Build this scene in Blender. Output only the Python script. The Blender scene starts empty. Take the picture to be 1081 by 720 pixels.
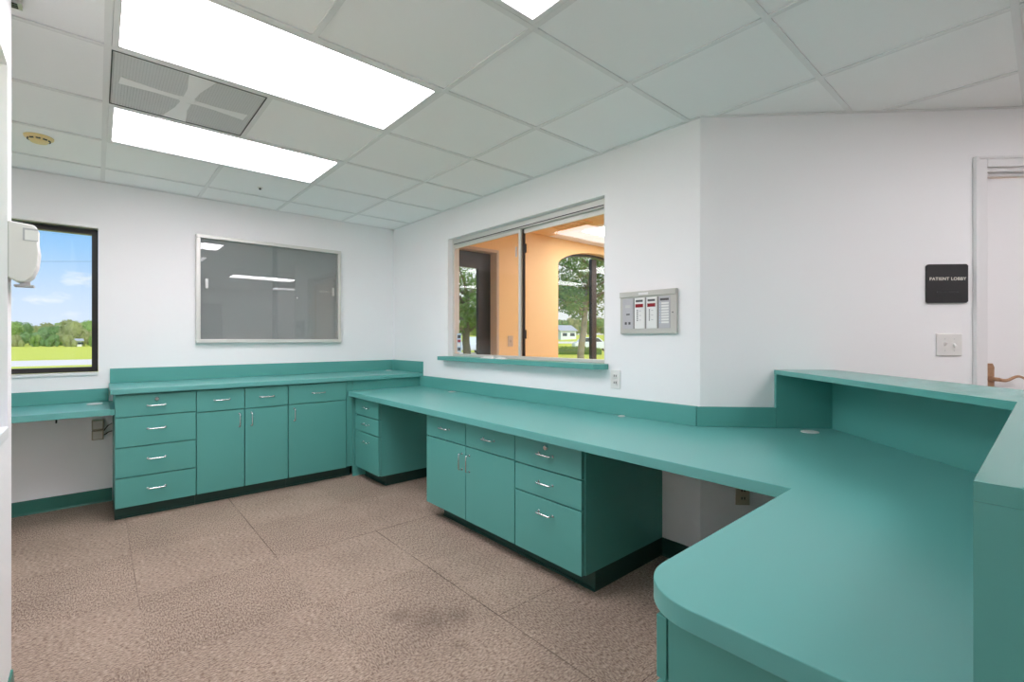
import bpy, bmesh, math, random
from mathutils import Vector, Matrix
R = math.radians
C = bpy.context.scene.collection
scene = bpy.context.scene

# ------------------------------------------------------------------ helpers
class MB:
    def __init__(s): s.bm = bmesh.new()
    def box(s, x0, x1, y0, y1, z0, z1, bev=0.0, seg=2):
        b = bmesh.new()
        bmesh.ops.create_cube(b, size=1.0)
        for v in b.verts:
            v.co = Vector((x0 + (v.co.x + .5) * (x1 - x0), y0 + (v.co.y + .5) * (y1 - y0), z0 + (v.co.z + .5) * (z1 - z0)))
        if bev: bmesh.ops.bevel(b, geom=b.edges[:], offset=bev, segments=seg, affect='EDGES', profile=.5)
        return s.join(b)
    def join(s, b, M=None):
        if M is not None: b.transform(M)
        me = bpy.data.meshes.new('tmp'); b.to_mesh(me); b.free()
        s.bm.from_mesh(me); bpy.data.meshes.remove(me)
        return s
    def prism(s, pts, z0, z1, bev=0.0):
        b = bmesh.new()
        lo = [b.verts.new((p[0], p[1], z0)) for p in pts]; hi = [b.verts.new((p[0], p[1], z1)) for p in pts]
        b.faces.new(lo[::-1]); b.faces.new(hi); n = len(pts)
        for i in range(n): b.faces.new((lo[i], lo[(i + 1) % n], hi[(i + 1) % n], hi[i]))
        bmesh.ops.recalc_face_normals(b, faces=b.faces[:])
        if bev:
            ed = [e for e in b.edges if abs(e.verts[0].co.z - e.verts[1].co.z) < 1e-6]
            bmesh.ops.bevel(b, geom=ed, offset=bev, segments=2, affect='EDGES', profile=.5)
        return s.join(b)
    def prism_ax(s, pts, a0, a1, axis, bev=0.0):
        # axis 'y': pts are (x,z); axis 'x': pts are (y,z)
        b = bmesh.new()
        f = (lambda p, a: (p[0], a, p[1])) if axis == 'y' else (lambda p, a: (a, p[0], p[1]))
        lo = [b.verts.new(f(p, a0)) for p in pts]; hi = [b.verts.new(f(p, a1)) for p in pts]
        b.faces.new(lo[::-1]); b.faces.new(hi); n = len(pts)
        for i in range(n): b.faces.new((lo[i], lo[(i + 1) % n], hi[(i + 1) % n], hi[i]))
        bmesh.ops.recalc_face_normals(b, faces=b.faces[:])
        if bev: bmesh.ops.bevel(b, geom=b.edges[:], offset=bev, segments=3, affect='EDGES', profile=.5)
        return s.join(b)
    def tube(s, pts, r, seg=8, r2=None):
        b = bmesh.new(); pts = [Vector(p) for p in pts]; rings = []; n = len(pts)
        prev = None
        for i, p in enumerate(pts):
            t = (pts[min(i + 1, n - 1)] - pts[max(i - 1, 0)]).normalized()
            if prev is None:
                a = t.orthogonal().normalized()
            else:
                a = (prev - t * prev.dot(t)); a = a.normalized() if a.length > 1e-6 else t.orthogonal().normalized()
            prev = a; c = t.cross(a)
            rr = r if r2 is None else r + (r2 - r) * i / (n - 1)
            rings.append([b.verts.new(p + (a * math.cos(k * 2 * math.pi / seg) + c * math.sin(k * 2 * math.pi / seg)) * rr) for k in range(seg)])
        for i in range(n - 1):
            for k in range(seg):
                b.faces.new((rings[i][k], rings[i][(k + 1) % seg], rings[i + 1][(k + 1) % seg], rings[i + 1][k]))
        b.faces.new(rings[0][::-1]); b.faces.new(rings[-1])
        bmesh.ops.recalc_face_normals(b, faces=b.faces[:])
        for f in b.faces: f.smooth = len(f.verts) == 4
        return s.join(b)
    def lathe(s, prof, seg=24, M=None):
        # prof: (r,z) bottom to top around z
        b = bmesh.new(); rings = []
        for r, z in prof:
            rings.append([b.verts.new((r * math.cos(k * 2 * math.pi / seg), r * math.sin(k * 2 * math.pi / seg), z)) for k in range(seg)])
        for i in range(len(rings) - 1):
            for k in range(seg):
                f = b.faces.new((rings[i][k], rings[i][(k + 1) % seg], rings[i + 1][(k + 1) % seg], rings[i + 1][k])); f.smooth = True
        b.faces.new(rings[0][::-1]); b.faces.new(rings[-1])
        bmesh.ops.recalc_face_normals(b, faces=b.faces[:])
        return s.join(b, M)
    def ring(s, x0, x1, y0, y1, w, z0, z1):
        # rectangular frame lying in xy
        s.box(x0, x1, y0, y0 + w, z0, z1); s.box(x0, x1, y1 - w, y1, z0, z1)
        s.box(x0, x0 + w, y0 + w, y1 - w, z0, z1); s.box(x1 - w, x1, y0 + w, y1 - w, z0, z1)
        return s
    def ring_y(s, x0, x1, z0, z1, w, y0, y1, bev=0.0):
        s.box(x0, x1, y0, y1, z0, z0 + w, bev); s.box(x0, x1, y0, y1, z1 - w, z1, bev)
        s.box(x0, x0 + w, y0, y1, z0 + w, z1 - w, bev); s.box(x1 - w, x1, y0, y1, z0 + w, z1 - w, bev)
        return s
    def build(s, name, mat, parent=None, loc=None):
        me = bpy.data.meshes.new(name); s.bm.to_mesh(me); s.bm.free()
        me.materials.append(mat)
        o = bpy.data.objects.new(name, me); C.objects.link(o)
        if parent is not None: o.parent = parent
        if loc is not None: o.location = loc
        return o

def tag(o, label, cat, group=None, kind=None):
    o['label'] = label; o['category'] = cat
    if group: o['group'] = group
    if kind: o['kind'] = kind
    return o
def thing(name, label, cat, loc=(0, 0, 0), rz=0.0, group=None):
    o = bpy.data.objects.new(name, None); C.objects.link(o)
    o.empty_display_size = .05
    o.location = loc; o.rotation_euler = (0, 0, rz)
    return tag(o, label, cat, group)
def struct(name, mb=None, mat=None, loc=None, rz=0.0):
    if mb is None:
        o = bpy.data.objects.new(name, None); C.objects.link(o); o.empty_display_size = .05
    else: o = mb.build(name, mat)
    if loc is not None: o.location = loc
    o.rotation_euler = (0, 0, rz); o['kind'] = 'structure'
    return o
def copy_tree(o, parent=None):
    c = o.copy(); C.objects.link(c)
    if parent is not None: c.parent = parent
    for ch in list(o.children): copy_tree(ch, c)
    return c

# ------------------------------------------------------------------ materials
def srgb(r, g, b):
    f = lambda c: c / 12.92 if c <= .04045 else ((c + .055) / 1.055) ** 2.4
    return (f(r / 255), f(g / 255), f(b / 255), 1)
def base(name):
    m = bpy.data.materials.new(name); m.use_nodes = True
    nt = m.node_tree; return m, nt, nt.nodes['Principled BSDF']
def N(nt, t, **kw):
    n = nt.nodes.new(t)
    for k, v in kw.items():
        if hasattr(n, k): setattr(n, k, v)
        else: n.inputs[k].default_value = v
    return n
def mat(name, col, rough=.5, metal=0.0, noise=0.0, nscale=20.0, bump=0.0, bscale=200.0, spec=.5, emit=None, es=0.0):
    m, nt, p = base(name)
    p.inputs['Base Color'].default_value = col; p.inputs['Roughness'].default_value = rough
    p.inputs['Metallic'].default_value = metal; p.inputs['Specular IOR Level'].default_value = spec
    tc = N(nt, 'ShaderNodeTexCoord')
    if noise:
        nz = N(nt, 'ShaderNodeTexNoise'); nz.inputs['Scale'].default_value = nscale; nz.inputs['Detail'].default_value = 4
        nt.links.new(tc.outputs['Object'], nz.inputs['Vector'])
        mx = N(nt, 'ShaderNodeMix', data_type='RGBA', blend_type='MIX')
        mx.inputs[6].default_value = [c * (1 - noise) for c in col[:3]] + [1]
        mx.inputs[7].default_value = [min(1, c * (1 + noise)) for c in col[:3]] + [1]
        nt.links.new(nz.outputs['Fac'], mx.inputs[0]); nt.links.new(mx.outputs[2], p.inputs['Base Color'])
    if bump:
        nb = N(nt, 'ShaderNodeTexNoise'); nb.inputs['Scale'].default_value = bscale; nb.inputs['Detail'].default_value = 3
        nt.links.new(tc.outputs['Object'], nb.inputs['Vector'])
        bp = N(nt, 'ShaderNodeBump'); bp.inputs['Strength'].default_value = bump; bp.inputs['Distance'].default_value = .002
        nt.links.new(nb.outputs['Fac'], bp.inputs['Height']); nt.links.new(bp.outputs['Normal'], p.inputs['Normal'])
    if emit:
        p.inputs['Emission Color'].default_value = emit; p.inputs['Emission Strength'].default_value = es
    return m
def glass(name, tint=(1, 1, 1, 1), ior=1.5, rough=0.0, boost=1.0):
    m = bpy.data.materials.new(name); m.use_nodes = True; nt = m.node_tree; nt.nodes.clear()
    out = N(nt, 'ShaderNodeOutputMaterial'); mx = N(nt, 'ShaderNodeMixShader')
    tr = N(nt, 'ShaderNodeBsdfTransparent'); tr.inputs[0].default_value = tint
    gl = N(nt, 'ShaderNodeBsdfGlossy'); gl.inputs['Roughness'].default_value = rough
    lw = N(nt, 'ShaderNodeLayerWeight'); lw.inputs['Blend'].default_value = .5      # facing = 1-|cos|, same from both sides
    pw = N(nt, 'ShaderNodeMath', operation='POWER'); pw.inputs[1].default_value = 5; nt.links.new(lw.outputs['Facing'], pw.inputs[0])
    f0 = ((ior - 1) / (ior + 1)) ** 2 * boost
    mm = N(nt, 'ShaderNodeMath', operation='MULTIPLY_ADD'); mm.use_clamp = True; mm.inputs[1].default_value = 1 - f0; mm.inputs[2].default_value = f0
    nt.links.new(pw.outputs[0], mm.inputs[0]); fac = mm.outputs[0]
    nt.links.new(fac, mx.inputs[0]); nt.links.new(tr.outputs[0], mx.inputs[1]); nt.links.new(gl.outputs[0], mx.inputs[2])
    nt.links.new(mx.outputs[0], out.inputs[0])
    return m

M = {}
M['wall'] = mat('painted_wall', (.93, .93, .935, 1), .55, bump=.05, bscale=350, noise=.01, nscale=3)
M['wall3'] = M['wall']
M['trim'] = mat('white_trim', (.83, .83, .83, 1), .35)
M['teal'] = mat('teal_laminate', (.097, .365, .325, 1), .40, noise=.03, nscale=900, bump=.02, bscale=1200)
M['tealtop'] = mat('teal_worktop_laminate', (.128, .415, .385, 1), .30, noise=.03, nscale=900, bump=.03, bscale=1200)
M['tealshelf'] = mat('teal_shelf_laminate', (.097, .365, .325, 1), .24, noise=.03, nscale=900, bump=.02, bscale=1200)
M['gap'] = mat('cabinet_carcass_edge', (.035, .15, .125, 1), .6)
M['toe'] = mat('toe_and_shaded_base_vinyl', (.018, .07, .058, 1), .35, noise=.05, nscale=30)  # toe kicks, and the shaded copy of the green base vinyl
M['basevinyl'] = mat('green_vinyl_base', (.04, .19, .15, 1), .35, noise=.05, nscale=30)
M['chrome'] = mat('satin_chrome', (.78, .79, .80, 1), .22, 1.0)
M['alu'] = mat('brushed_aluminium', (.62, .63, .61, 1), .38, .75)
M['alu_w'] = mat('pale_aluminium', (.70, .70, .66, 1), .4, .35)
M['bronze_f'] = mat('dark_bronze_frame', (.022, .019, .018, 1), .4)
M['tile'] = mat('ceiling_tile', (.98, .98, .98, 1), .9, noise=.015, nscale=500, bump=.12, bscale=500)
M['grid'] = mat('ceiling_tee', (.84, .84, .84, 1), .5)
M['white_p'] = mat('white_plastic', (.80, .79, .76, 1), .35)
M['ivory'] = mat('ivory_plastic', (.62, .60, .54, 1), .4)
M['tan_p'] = mat('tan_plastic', (.46, .41, .30, 1), .45)
M['yellow_p'] = mat('aged_yellow_plastic', (.88, .70, .34, 1), .45)
M['black_p'] = mat('black_plastic', (.012, .012, .013, 1), .4)
M['sign'] = mat('black_sign_plastic', (.020, .020, .021, 1), .45)
M['letter'] = mat('cream_lettering', (.85, .82, .74, 1), .5)
M['paper'] = mat('white_paper', (.85, .85, .83, 1), .8)
M['brass'] = mat('antique_brass', (.50, .30, .18, 1), .35, .6, noise=.3, nscale=60)
M['orange'] = mat('orange_wall_paint', (.88, .61, .275, 1), .6, noise=.02, nscale=6)
M['beige'] = mat('beige_reveal', (.56, .46, .36, 1), .6)
M['clear'] = glass('clear_glass', (.97, .985, .98, 1), 1.45)
M['boardglass'] = glass('display_glass', (.93, .95, .95, 1), 1.5, boost=1.6)
M['felt'] = mat('grey_felt_board', (.36, .365, .355, 1), .95, noise=.12, nscale=400)
M['diff'] = mat('lit_light_diffuser', (.9, .9, .9, 1), .5, emit=(1, .93, .995, 1), es=12.5)
M['diff_fill'] = mat('added_fill_diffuser', (.9, .9, .9, 1), .5, emit=(1, .94, .99, 1), es=10.8)  # only for the unseen light added to brighten the right side
M['diff_dim'] = mat('dimly_lit_diffuser', (.9, .9, .9, 1), .5, emit=(1, .94, .99, 1), es=3.8)
M['diff_far'] = mat('weaker_lit_diffuser', (.9, .9, .9, 1), .5, emit=(1, .93, .995, 1), es=10.0)  # far light, set a little weaker
M['redled'] = mat('dark_red_display', (.30, .012, .02, 1), .25)
M['greyp'] = mat('grey_module', (.52, .52, .54, 1), .45)
M['beigep'] = mat('warm_grey_bezel', (.55, .545, .50, 1), .45)
M['darkgrey'] = mat('dark_grey_print', (.08, .08, .085, 1), .5)
M['stickblue'] = mat('pale_blue_print', (.55, .70, .82, 1), .5)
M['stickred'] = mat('red_print', (.45, .07, .09, 1), .5)
M['cable'] = mat('black_cable', (.02, .02, .02, 1), .5)
M['carpaint'] = mat('white_car_paint', (.82, .83, .85, 1), .2)
M['carglass'] = mat('dark_car_glass', (.05, .07, .08, 1), .08)
M['tyre'] = mat('black_tyre', (.02, .02, .02, 1), .8)
M['road'] = mat('pale_road', (.80, .73, .66, 1), .9, noise=.05, nscale=1)
M['roofm'] = mat('grey_roof', (.42, .44, .47, 1), .8)
M['bark'] = mat('grey_brown_bark', (.16, .13, .10, 1), .9, noise=.4, nscale=14, bump=.6, bscale=30)
M['barkpale'] = mat('pale_bark', (.28, .235, .18, 1), .9, noise=.3, nscale=14, bump=.6, bscale=30)
M['soil'] = mat('foundation', (.3, .3, .3, 1), .9)
M['sprink'] = mat('dark_metal', (.06, .06, .06, 1), .4, .6)

def leafmat(name, col):
    m, nt, p = base(name)
    tc = N(nt, 'ShaderNodeTexCoord'); nz = N(nt, 'ShaderNodeTexNoise'); nz.inputs['Scale'].default_value = 1.3; nz.inputs['Detail'].default_value = 5
    nt.links.new(tc.outputs['Object'], nz.inputs['Vector'])
    mx = N(nt, 'ShaderNodeMix', data_type='RGBA')
    mx.inputs[6].default_value = [c * .55 for c in col[:3]] + [1]; mx.inputs[7].default_value = [c * 1.5 for c in col[:3]] + [1]
    nt.links.new(nz.outputs['Fac'], mx.inputs[0]); nt.links.new(mx.outputs[2], p.inputs['Base Color'])
    p.inputs['Roughness'].default_value = .7
    tr = N(nt, 'ShaderNodeBsdfTranslucent'); nt.links.new(mx.outputs[2], tr.inputs[0])
    ms = N(nt, 'ShaderNodeMixShader'); ms.inputs[0].default_value = .4
    nt.links.new(p.outputs[0], ms.inputs[1]); nt.links.new(tr.outputs[0], ms.inputs[2])
    nt.links.new(ms.outputs[0], nt.nodes['Material Output'].inputs[0])
    return m
M['leaf_a'] = leafmat('bright_leaves', (.34, .50, .13, 1))
M['leaf_b'] = leafmat('mid_green_leaves', (.24, .40, .13, 1))
M['leaf_c'] = leafmat('olive_leaves', (.42, .46, .18, 1))
M['leaf_d'] = leafmat('dark_leaves', (.15, .29, .06, 1))

# lawn
m, nt, p = base('sunlit_lawn')
tc = N(nt, 'ShaderNodeTexCoord'); mp = N(nt, 'ShaderNodeMapping'); mp.inputs['Scale'].default_value = (.03, .35, 1)
nz = N(nt, 'ShaderNodeTexNoise'); nz.inputs['Scale'].default_value = 1.0; nz.inputs['Detail'].default_value = 6
nt.links.new(tc.outputs['Object'], mp.inputs[0]); nt.links.new(mp.outputs[0], nz.inputs[0])
mx = N(nt, 'ShaderNodeMix', data_type='RGBA'); mx.inputs[6].default_value = (.48, .54, .06, 1); mx.inputs[7].default_value = (.74, .74, .13, 1)
nt.links.new(nz.outputs['Fac'], mx.inputs[0]); nt.links.new(mx.outputs[2], p.inputs['Base Color']); p.inputs['Roughness'].default_value = .95
p.inputs['Specular IOR Level'].default_value = .1
M['lawn'] = m

# carpet tiles, quarter-turned, seams fading in and out
m, nt, p = base('carpet_tiles')
L = nt.links
tc = N(nt, 'ShaderNodeTexCoord'); sx = N(nt, 'ShaderNodeSeparateXYZ'); L.new(tc.outputs['Object'], sx.inputs[0])
def MA(op, a, b=None, clamp=False):
    n = N(nt, 'ShaderNodeMath', operation=op); n.use_clamp = clamp
    for i, v in enumerate((a, b)):
        if v is None: continue
        if isinstance(v, (int, float)): n.inputs[i].default_value = v
        else: L.new(v, n.inputs[i])
    return n.outputs[0]
T = .613
ux = MA('DIVIDE', MA('ADD', sx.outputs[0], 2.285 + T * 20), T); uy = MA('DIVIDE', MA('ADD', sx.outputs[1], .64 + T * 20), T)
par = MA('MODULO', MA('ADD', MA('FLOOR', ux), MA('FLOOR', uy)), 2.0)
def fibre(scale):
    mp = N(nt, 'ShaderNodeMapping'); mp.inputs['Scale'].default_value = scale; L.new(tc.outputs['Object'], mp.inputs[0])
    n = N(nt, 'ShaderNodeTexNoise'); n.inputs['Scale'].default_value = 1; n.inputs['Detail'].default_value = 3; n.inputs['Roughness'].default_value = .7
    L.new(mp.outputs[0], n.inputs[0]); return n.outputs['Fac']
fa, fb = fibre((60, 170, 60)), fibre((170, 60, 60))
fm = N(nt, 'ShaderNodeMix', data_type='FLOAT'); L.new(par, fm.inputs[0]); L.new(fa, fm.inputs[2]); L.new(fb, fm.inputs[3])
rp = N(nt, 'ShaderNodeValToRGB'); L.new(fm.outputs[0], rp.inputs[0])
rp.color_ramp.elements[0].position = .34; rp.color_ramp.elements[0].color = (.165, .115, .088, 1)
rp.color_ramp.elements[1].position = .66; rp.color_ramp.elements[1].color = (.535, .43, .345, 1)
# worn / soiled variation
nz = N(nt, 'ShaderNodeTexNoise'); nz.inputs['Scale'].default_value = 2.2; nz.inputs['Detail'].default_value = 5; nz.inputs['Roughness'].default_value = .65
L.new(tc.outputs['Object'], nz.inputs[0])
wear = MA('ADD', MA('MULTIPLY', nz.outputs['Fac'], .55), .70)
tone = MA('SUBTRACT', 1.02, MA('MULTIPLY', par, .06))
# stains
st = None
for cx_, cy_, r_ in ((-1.36, -2.93, .10), (-1.42, -2.82, .07), (-1.20, -2.99, .06), (-1.33, -3.17, .07), (-1.0, -2.75, .05), (-1.62, -2.55, .06)):
    vm = N(nt, 'ShaderNodeVectorMath', operation='DISTANCE'); vm.inputs[1].default_value = (cx_, cy_, 0); L.new(tc.outputs['Object'], vm.inputs[0])
    e = MA('SUBTRACT', 1.0, MA('DIVIDE', MA('ADD', vm.outputs['Value'], MA('MULTIPLY', MA('SUBTRACT', nz.outputs['Fac'], .5), .25)), r_), True)
    st = e if st is None else MA('MAXIMUM', st, e)
stf = MA('SUBTRACT', 1.0, MA('MULTIPLY', st, .22))
nz2 = N(nt, 'ShaderNodeTexNoise'); nz2.inputs['Scale'].default_value = 3.0; L.new(tc.outputs['Object'], nz2.inputs[0])
seam = None
for ax, at, lo, hi, st_ in ((0, -1.668, -1.88, -.50, .55), (1, -1.873, -1.52, -.62, .60), (0, -1.085, -3.85, -1.873, .60), (1, -3.11, -1.085, -.55, .40), (0, -2.285, -2.0, -.50, .30),
                            (1, -3.765, -1.3, -.60, .6), (1, -1.26, -2.7, -1.668, .16), (1, -1.873, -2.7, -1.52, .15), (0, -1.40, -3.1, -1.873, .0), (1, -2.49, -2.3, -1.085, .15)):
    o_ = sx.outputs[1 - ax]
    ln_ = MA('LESS_THAN', MA('ABSOLUTE', MA('ADD', sx.outputs[ax], -at)), .0028)
    inn = MA('MULTIPLY', MA('GREATER_THAN', o_, lo), MA('LESS_THAN', o_, hi))
    e = MA('MULTIPLY', MA('MULTIPLY', ln_, inn), st_)
    seam = e if seam is None else MA('MAXIMUM', seam, e)
sw = MA('ADD', MA('MULTIPLY', MA('SUBTRACT', nz2.outputs['Fac'], .35), 3.0, True), .35, True)
seamf = MA('SUBTRACT', 1.0, MA('MULTIPLY', seam, sw))
tot = MA('MULTIPLY', MA('MULTIPLY', MA('MULTIPLY', wear, tone), stf), seamf)
vm = N(nt, 'ShaderNodeVectorMath', operation='SCALE'); L.new(rp.outputs[0], vm.inputs[0]); L.new(tot, vm.inputs['Scale'])
L.new(vm.outputs[0], p.inputs['Base Color']); p.inputs['Roughness'].default_value = .97; p.inputs['Specular IOR Level'].default_value = .05
bp = N(nt, 'ShaderNodeBump'); bp.inputs['Strength'].default_value = .6; bp.inputs['Distance'].default_value = .004
L.new(fm.outputs[0], bp.inputs['Height']); L.new(bp.outputs[0], p.inputs['Normal'])
M['carpet'] = m

# perforated return face
m, nt, p = base('perforated_metal'); L = nt.links
tc = N(nt, 'ShaderNodeTexCoord'); sx = N(nt, 'ShaderNodeSeparateXYZ'); L.new(tc.outputs['Object'], sx.inputs[0])
fx = MA('FRACT', MA('MULTIPLY', sx.outputs[0], 90.0)); fy = MA('FRACT', MA('MULTIPLY', sx.outputs[1], 90.0))
d = MA('ADD', MA('POWER', MA('SUBTRACT', fx, .5), 2.0), MA('POWER', MA('SUBTRACT', fy, .5), 2.0))
hole = MA('LESS_THAN', d, .055)
trn = N(nt, 'ShaderNodeBsdfTransparent'); ms = N(nt, 'ShaderNodeMixShader'); L.new(hole, ms.inputs[0]); L.new(p.outputs[0], ms.inputs[1]); L.new(trn.outputs[0], ms.inputs[2])
L.new(ms.outputs[0], nt.nodes['Material Output'].inputs[0])
p.inputs['Base Color'].default_value = (.72, .73, .73, 1); p.inputs['Roughness'].default_value = .5
M['perf'] = m
M['duct'] = mat('grey_duct_box', (.42, .43, .43, 1), .7)
M['vane'] = mat('white_deflector', (.95, .95, .95, 1), .5)

# ------------------------------------------------------------------ dimensions
CZ = 2.419; TOPZ = 2.80; S = .6096
TX, TY = -.5712, -2.8215
LC = 3.493
K = math.sqrt(.5)
A3 = R(-45)
def w3(s, off=0.0):          # point on the angled wall, off = distance into the room
    return (s * K - off * K, -LC - s * K - off * K)

# ------------------------------------------------------------------ room shell
fl = MB(); fl.prism([(-3.65, .15), (.12, .15), (.12, -.75), (6.2, -.75), (6.2, -8.2), (-2.805, -8.2), (-2.805, -2.368), (-3.65, -2.368)], -.12, 0)
struct('floor', fl, M['carpet'])
rf = MB(); rf.prism([(-3.9, .3), (.3, .3), (.3, -.6), (6.4, -.6), (6.4, -8.4), (-3.0, -8.4), (-3.0, -2.2), (-3.9, -2.2)], TOPZ, TOPZ + .15)
struct('ceiling_roof', rf, M['soil'])

def wallholes(mb, x0, x1, y0, y1, z0, z1, holes):
    # wall along x with rectangular holes (hx0,hx1,hz0,hz1) sorted by x
    x = x0
    for a, b, c, d in holes:
        mb.box(x, a, y0, y1, z0, z1)
        if c > z0: mb.box(a, b, y0, y1, z0, c)
        if d < z1: mb.box(a, b, y0, y1, d, z1)
        x = b
    mb.box(x, x1, y0, y1, z0, z1)
wb = MB(); wallholes(wb, -3.5, .12, 0, .15, 0, TOPZ, [(-3.30, -2.425, .962, 2.072)])
struct('wall_back', wb, M['wall'])
wa = MB(); wa.box(-3.65, -3.5, -2.218, .15, 0, TOPZ); wa.box(-3.65, -2.805, -2.368, -2.218, 0, TOPZ)
struct('wall_alcove', wa, M['wall'])
# right wall with the service window, mitred at the angled corner
wr = MB()
wr.box(0, .12, -1.066, 0, 0, TOPZ); wr.box(0, .12, -2.858, -1.066, 0, 1.04); wr.box(0, .12, -2.858, -1.066, 2.152, TOPZ)
wr.prism([(0, -2.858), (.12, -2.858), (.12, -LC + .0497), (0, -LC)], 0, TOPZ)
struct('wall_right', wr, M['wall'])
# angled wall with the lobby door (local x along wall, local -y = room)
DS0, DS1, DH = 1.437, 2.36, 2.113
wn = MB()
wn.prism([(0, 0), (DS0, 0), (DS0, .12), (.0497, .12)], 0, TOPZ); wn.box(DS0, DS1, 0, .12, DH, TOPZ); wn.box(DS1, 6.0, 0, .12, 0, TOPZ)
struct('wall_angled', wn, M['wall'], (0, -LC, 0), A3)
# left wall with a window close to the camera
wl = MB()
LWX = -2.655
for y0, y1, z0, z1 in ((-2.46, -2.368, 0, TOPZ), (-3.10, -2.46, 0, .905), (-3.10, -2.46, 2.14, TOPZ), (-8.2, -3.10, 0, TOPZ)):
    wl.box(-2.805, LWX, y0, y1, z0, z1)
struct('wall_left', wl, M['wall'])
we = MB(); wallholes(we, -2.655, 6.2, -8.2, -8.05, 0, TOPZ, [(-1.2, -.25, 0, 2.05)])
struct('wall_rear', we, M['wall'])

# baseboards; right and angled ones have shade put into a darker vinyl colour
def baseboard(name, x0, x1, loc, rz, m=M['basevinyl']):
    b = MB(); b.prism_ax([(0, 0), (-.012, 0), (-.007, .012), (-.006, .1), (0, .1)], x0, x1, 'x')
    struct(name, b, m, loc, rz)
baseboard('baseboard_back', -3.5, -2.345, (0, 0, 0), 0)
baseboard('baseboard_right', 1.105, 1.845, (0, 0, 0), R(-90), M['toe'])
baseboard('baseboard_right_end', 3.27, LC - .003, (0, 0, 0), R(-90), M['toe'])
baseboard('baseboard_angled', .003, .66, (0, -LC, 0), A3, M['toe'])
baseboard('baseboard_left', 2.385, 8.0, (LWX, 0, 0), R(90)) if False else None
bl = MB(); bl.prism_ax([(LWX, 0), (LWX + .012, 0), (LWX + .006, .1), (LWX, .1)], -8.0, -2.385, 'y')
struct('baseboard_left', bl, M['basevinyl'])

# ------------------------------------------------------------------ ceiling
XMIN, YMIN = -3.5, -8.05
def tx(i): return TX - i * S
def ty(j): return TY + j * S
lights = [((1, 3), (0, 1)), ((1, 3), (2, 3)), ((1, 3), (-2, -1)), ((-2, 0), (-5, -4)), ((1, 3), (-8, -7)), ((-4, -2), (-8, -7))]
grille = ((2, 3), (1, 2))
def cell_taken(i, j):   # cell spans x tx(i+1)..tx(i), y ty(j)..ty(j+1)
    for (a, b), (c, d) in lights + [grille]:
        if a <= i < b and c <= j < d: return True
    return False
def clip(poly, a, b, c):   # keep a*x+b*y<=c
    out = []
    for k in range(len(poly)):
        p, q = poly[k], poly[(k + 1) % len(poly)]
        dp, dq = a * p[0] + b * p[1] - c, a * q[0] + b * q[1] - c
        if dp <= 0: out.append(p)
        if (dp < 0 < dq) or (dq < 0 < dp):
            t = dp / (dp - dq); out.append((p[0] + t * (q[0] - p[0]), p[1] + t * (q[1] - p[1])))
    return out
ct = MB(); bmc = ct.bm
for i in range(-12, 6):
    for j in range(-9, 6):
        if cell_taken(i, j): continue
        e = .004
        r = [(tx(i + 1) + e, ty(j) + e), (tx(i) - e, ty(j) + e), (tx(i) - e, ty(j + 1) - e), (tx(i + 1) + e, ty(j + 1) - e)]
        r = clip(clip(clip(r, -1, 0, -XMIN), 0, 1, 0), 0, -1, -YMIN)
        for poly in (clip(clip(r, 0, -1, LC), 1, 0, 0), clip(clip(r, 0, 1, -LC), 1, 1, -LC)) if len(r) > 2 else ():
            if len(poly) > 2:
                ct.prism(poly, CZ + .006, CZ + .022)
ceil = struct('ceiling', ct, M['tile'])
cg = MB(); W2 = .012
def owner(i, j):
    for f_ in lights:
        if f_[0][0] <= i < f_[0][1] and f_[1][0] <= j < f_[1][1]: return f_
    return None
for i in range(-12, 6):
    x = tx(i)
    if x - W2 < XMIN: continue
    ylim = 0 if x < 0 else -LC - x - W2
    for j in range(-9, 6):
        if owner(i, j) and owner(i, j) == owner(i - 1, j): continue
        y0, y1 = max(ty(j), YMIN), min(ty(j + 1), ylim)
        if y1 > y0: cg.box(x - W2, x + W2, y0, y1, CZ, CZ + .0055)
for j in range(-9, 6):
    y = ty(j)
    if y > 0 or y < YMIN: continue
    xlim = 0 if y > -LC else -LC - y - W2
    for i in range(-12, 6):
        if owner(i, j) and owner(i, j) == owner(i, j - 1): continue
        x0, x1 = max(tx(i + 1), XMIN), min(tx(i), xlim)
        if x1 > x0: cg.box(x0, x1, y - W2, y + W2, CZ - .0003, CZ + .005)
g = .018
cg.box(XMIN, 0, -g, 0, CZ - .001, CZ + .004); cg.box(-g, 0, -LC, 0, CZ - .001, CZ + .004)
cg.box(LWX, LWX + g, -8.05, -2.368, CZ - .001, CZ + .004)
a, b_ = w3(0), w3(6); c_, d_ = w3(6, g), w3(0, g)
cg.prism([a, b_, c_, d_], CZ - .001, CZ + .004)
cg.build('ceiling_grid', M['grid'], ceil)

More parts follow.
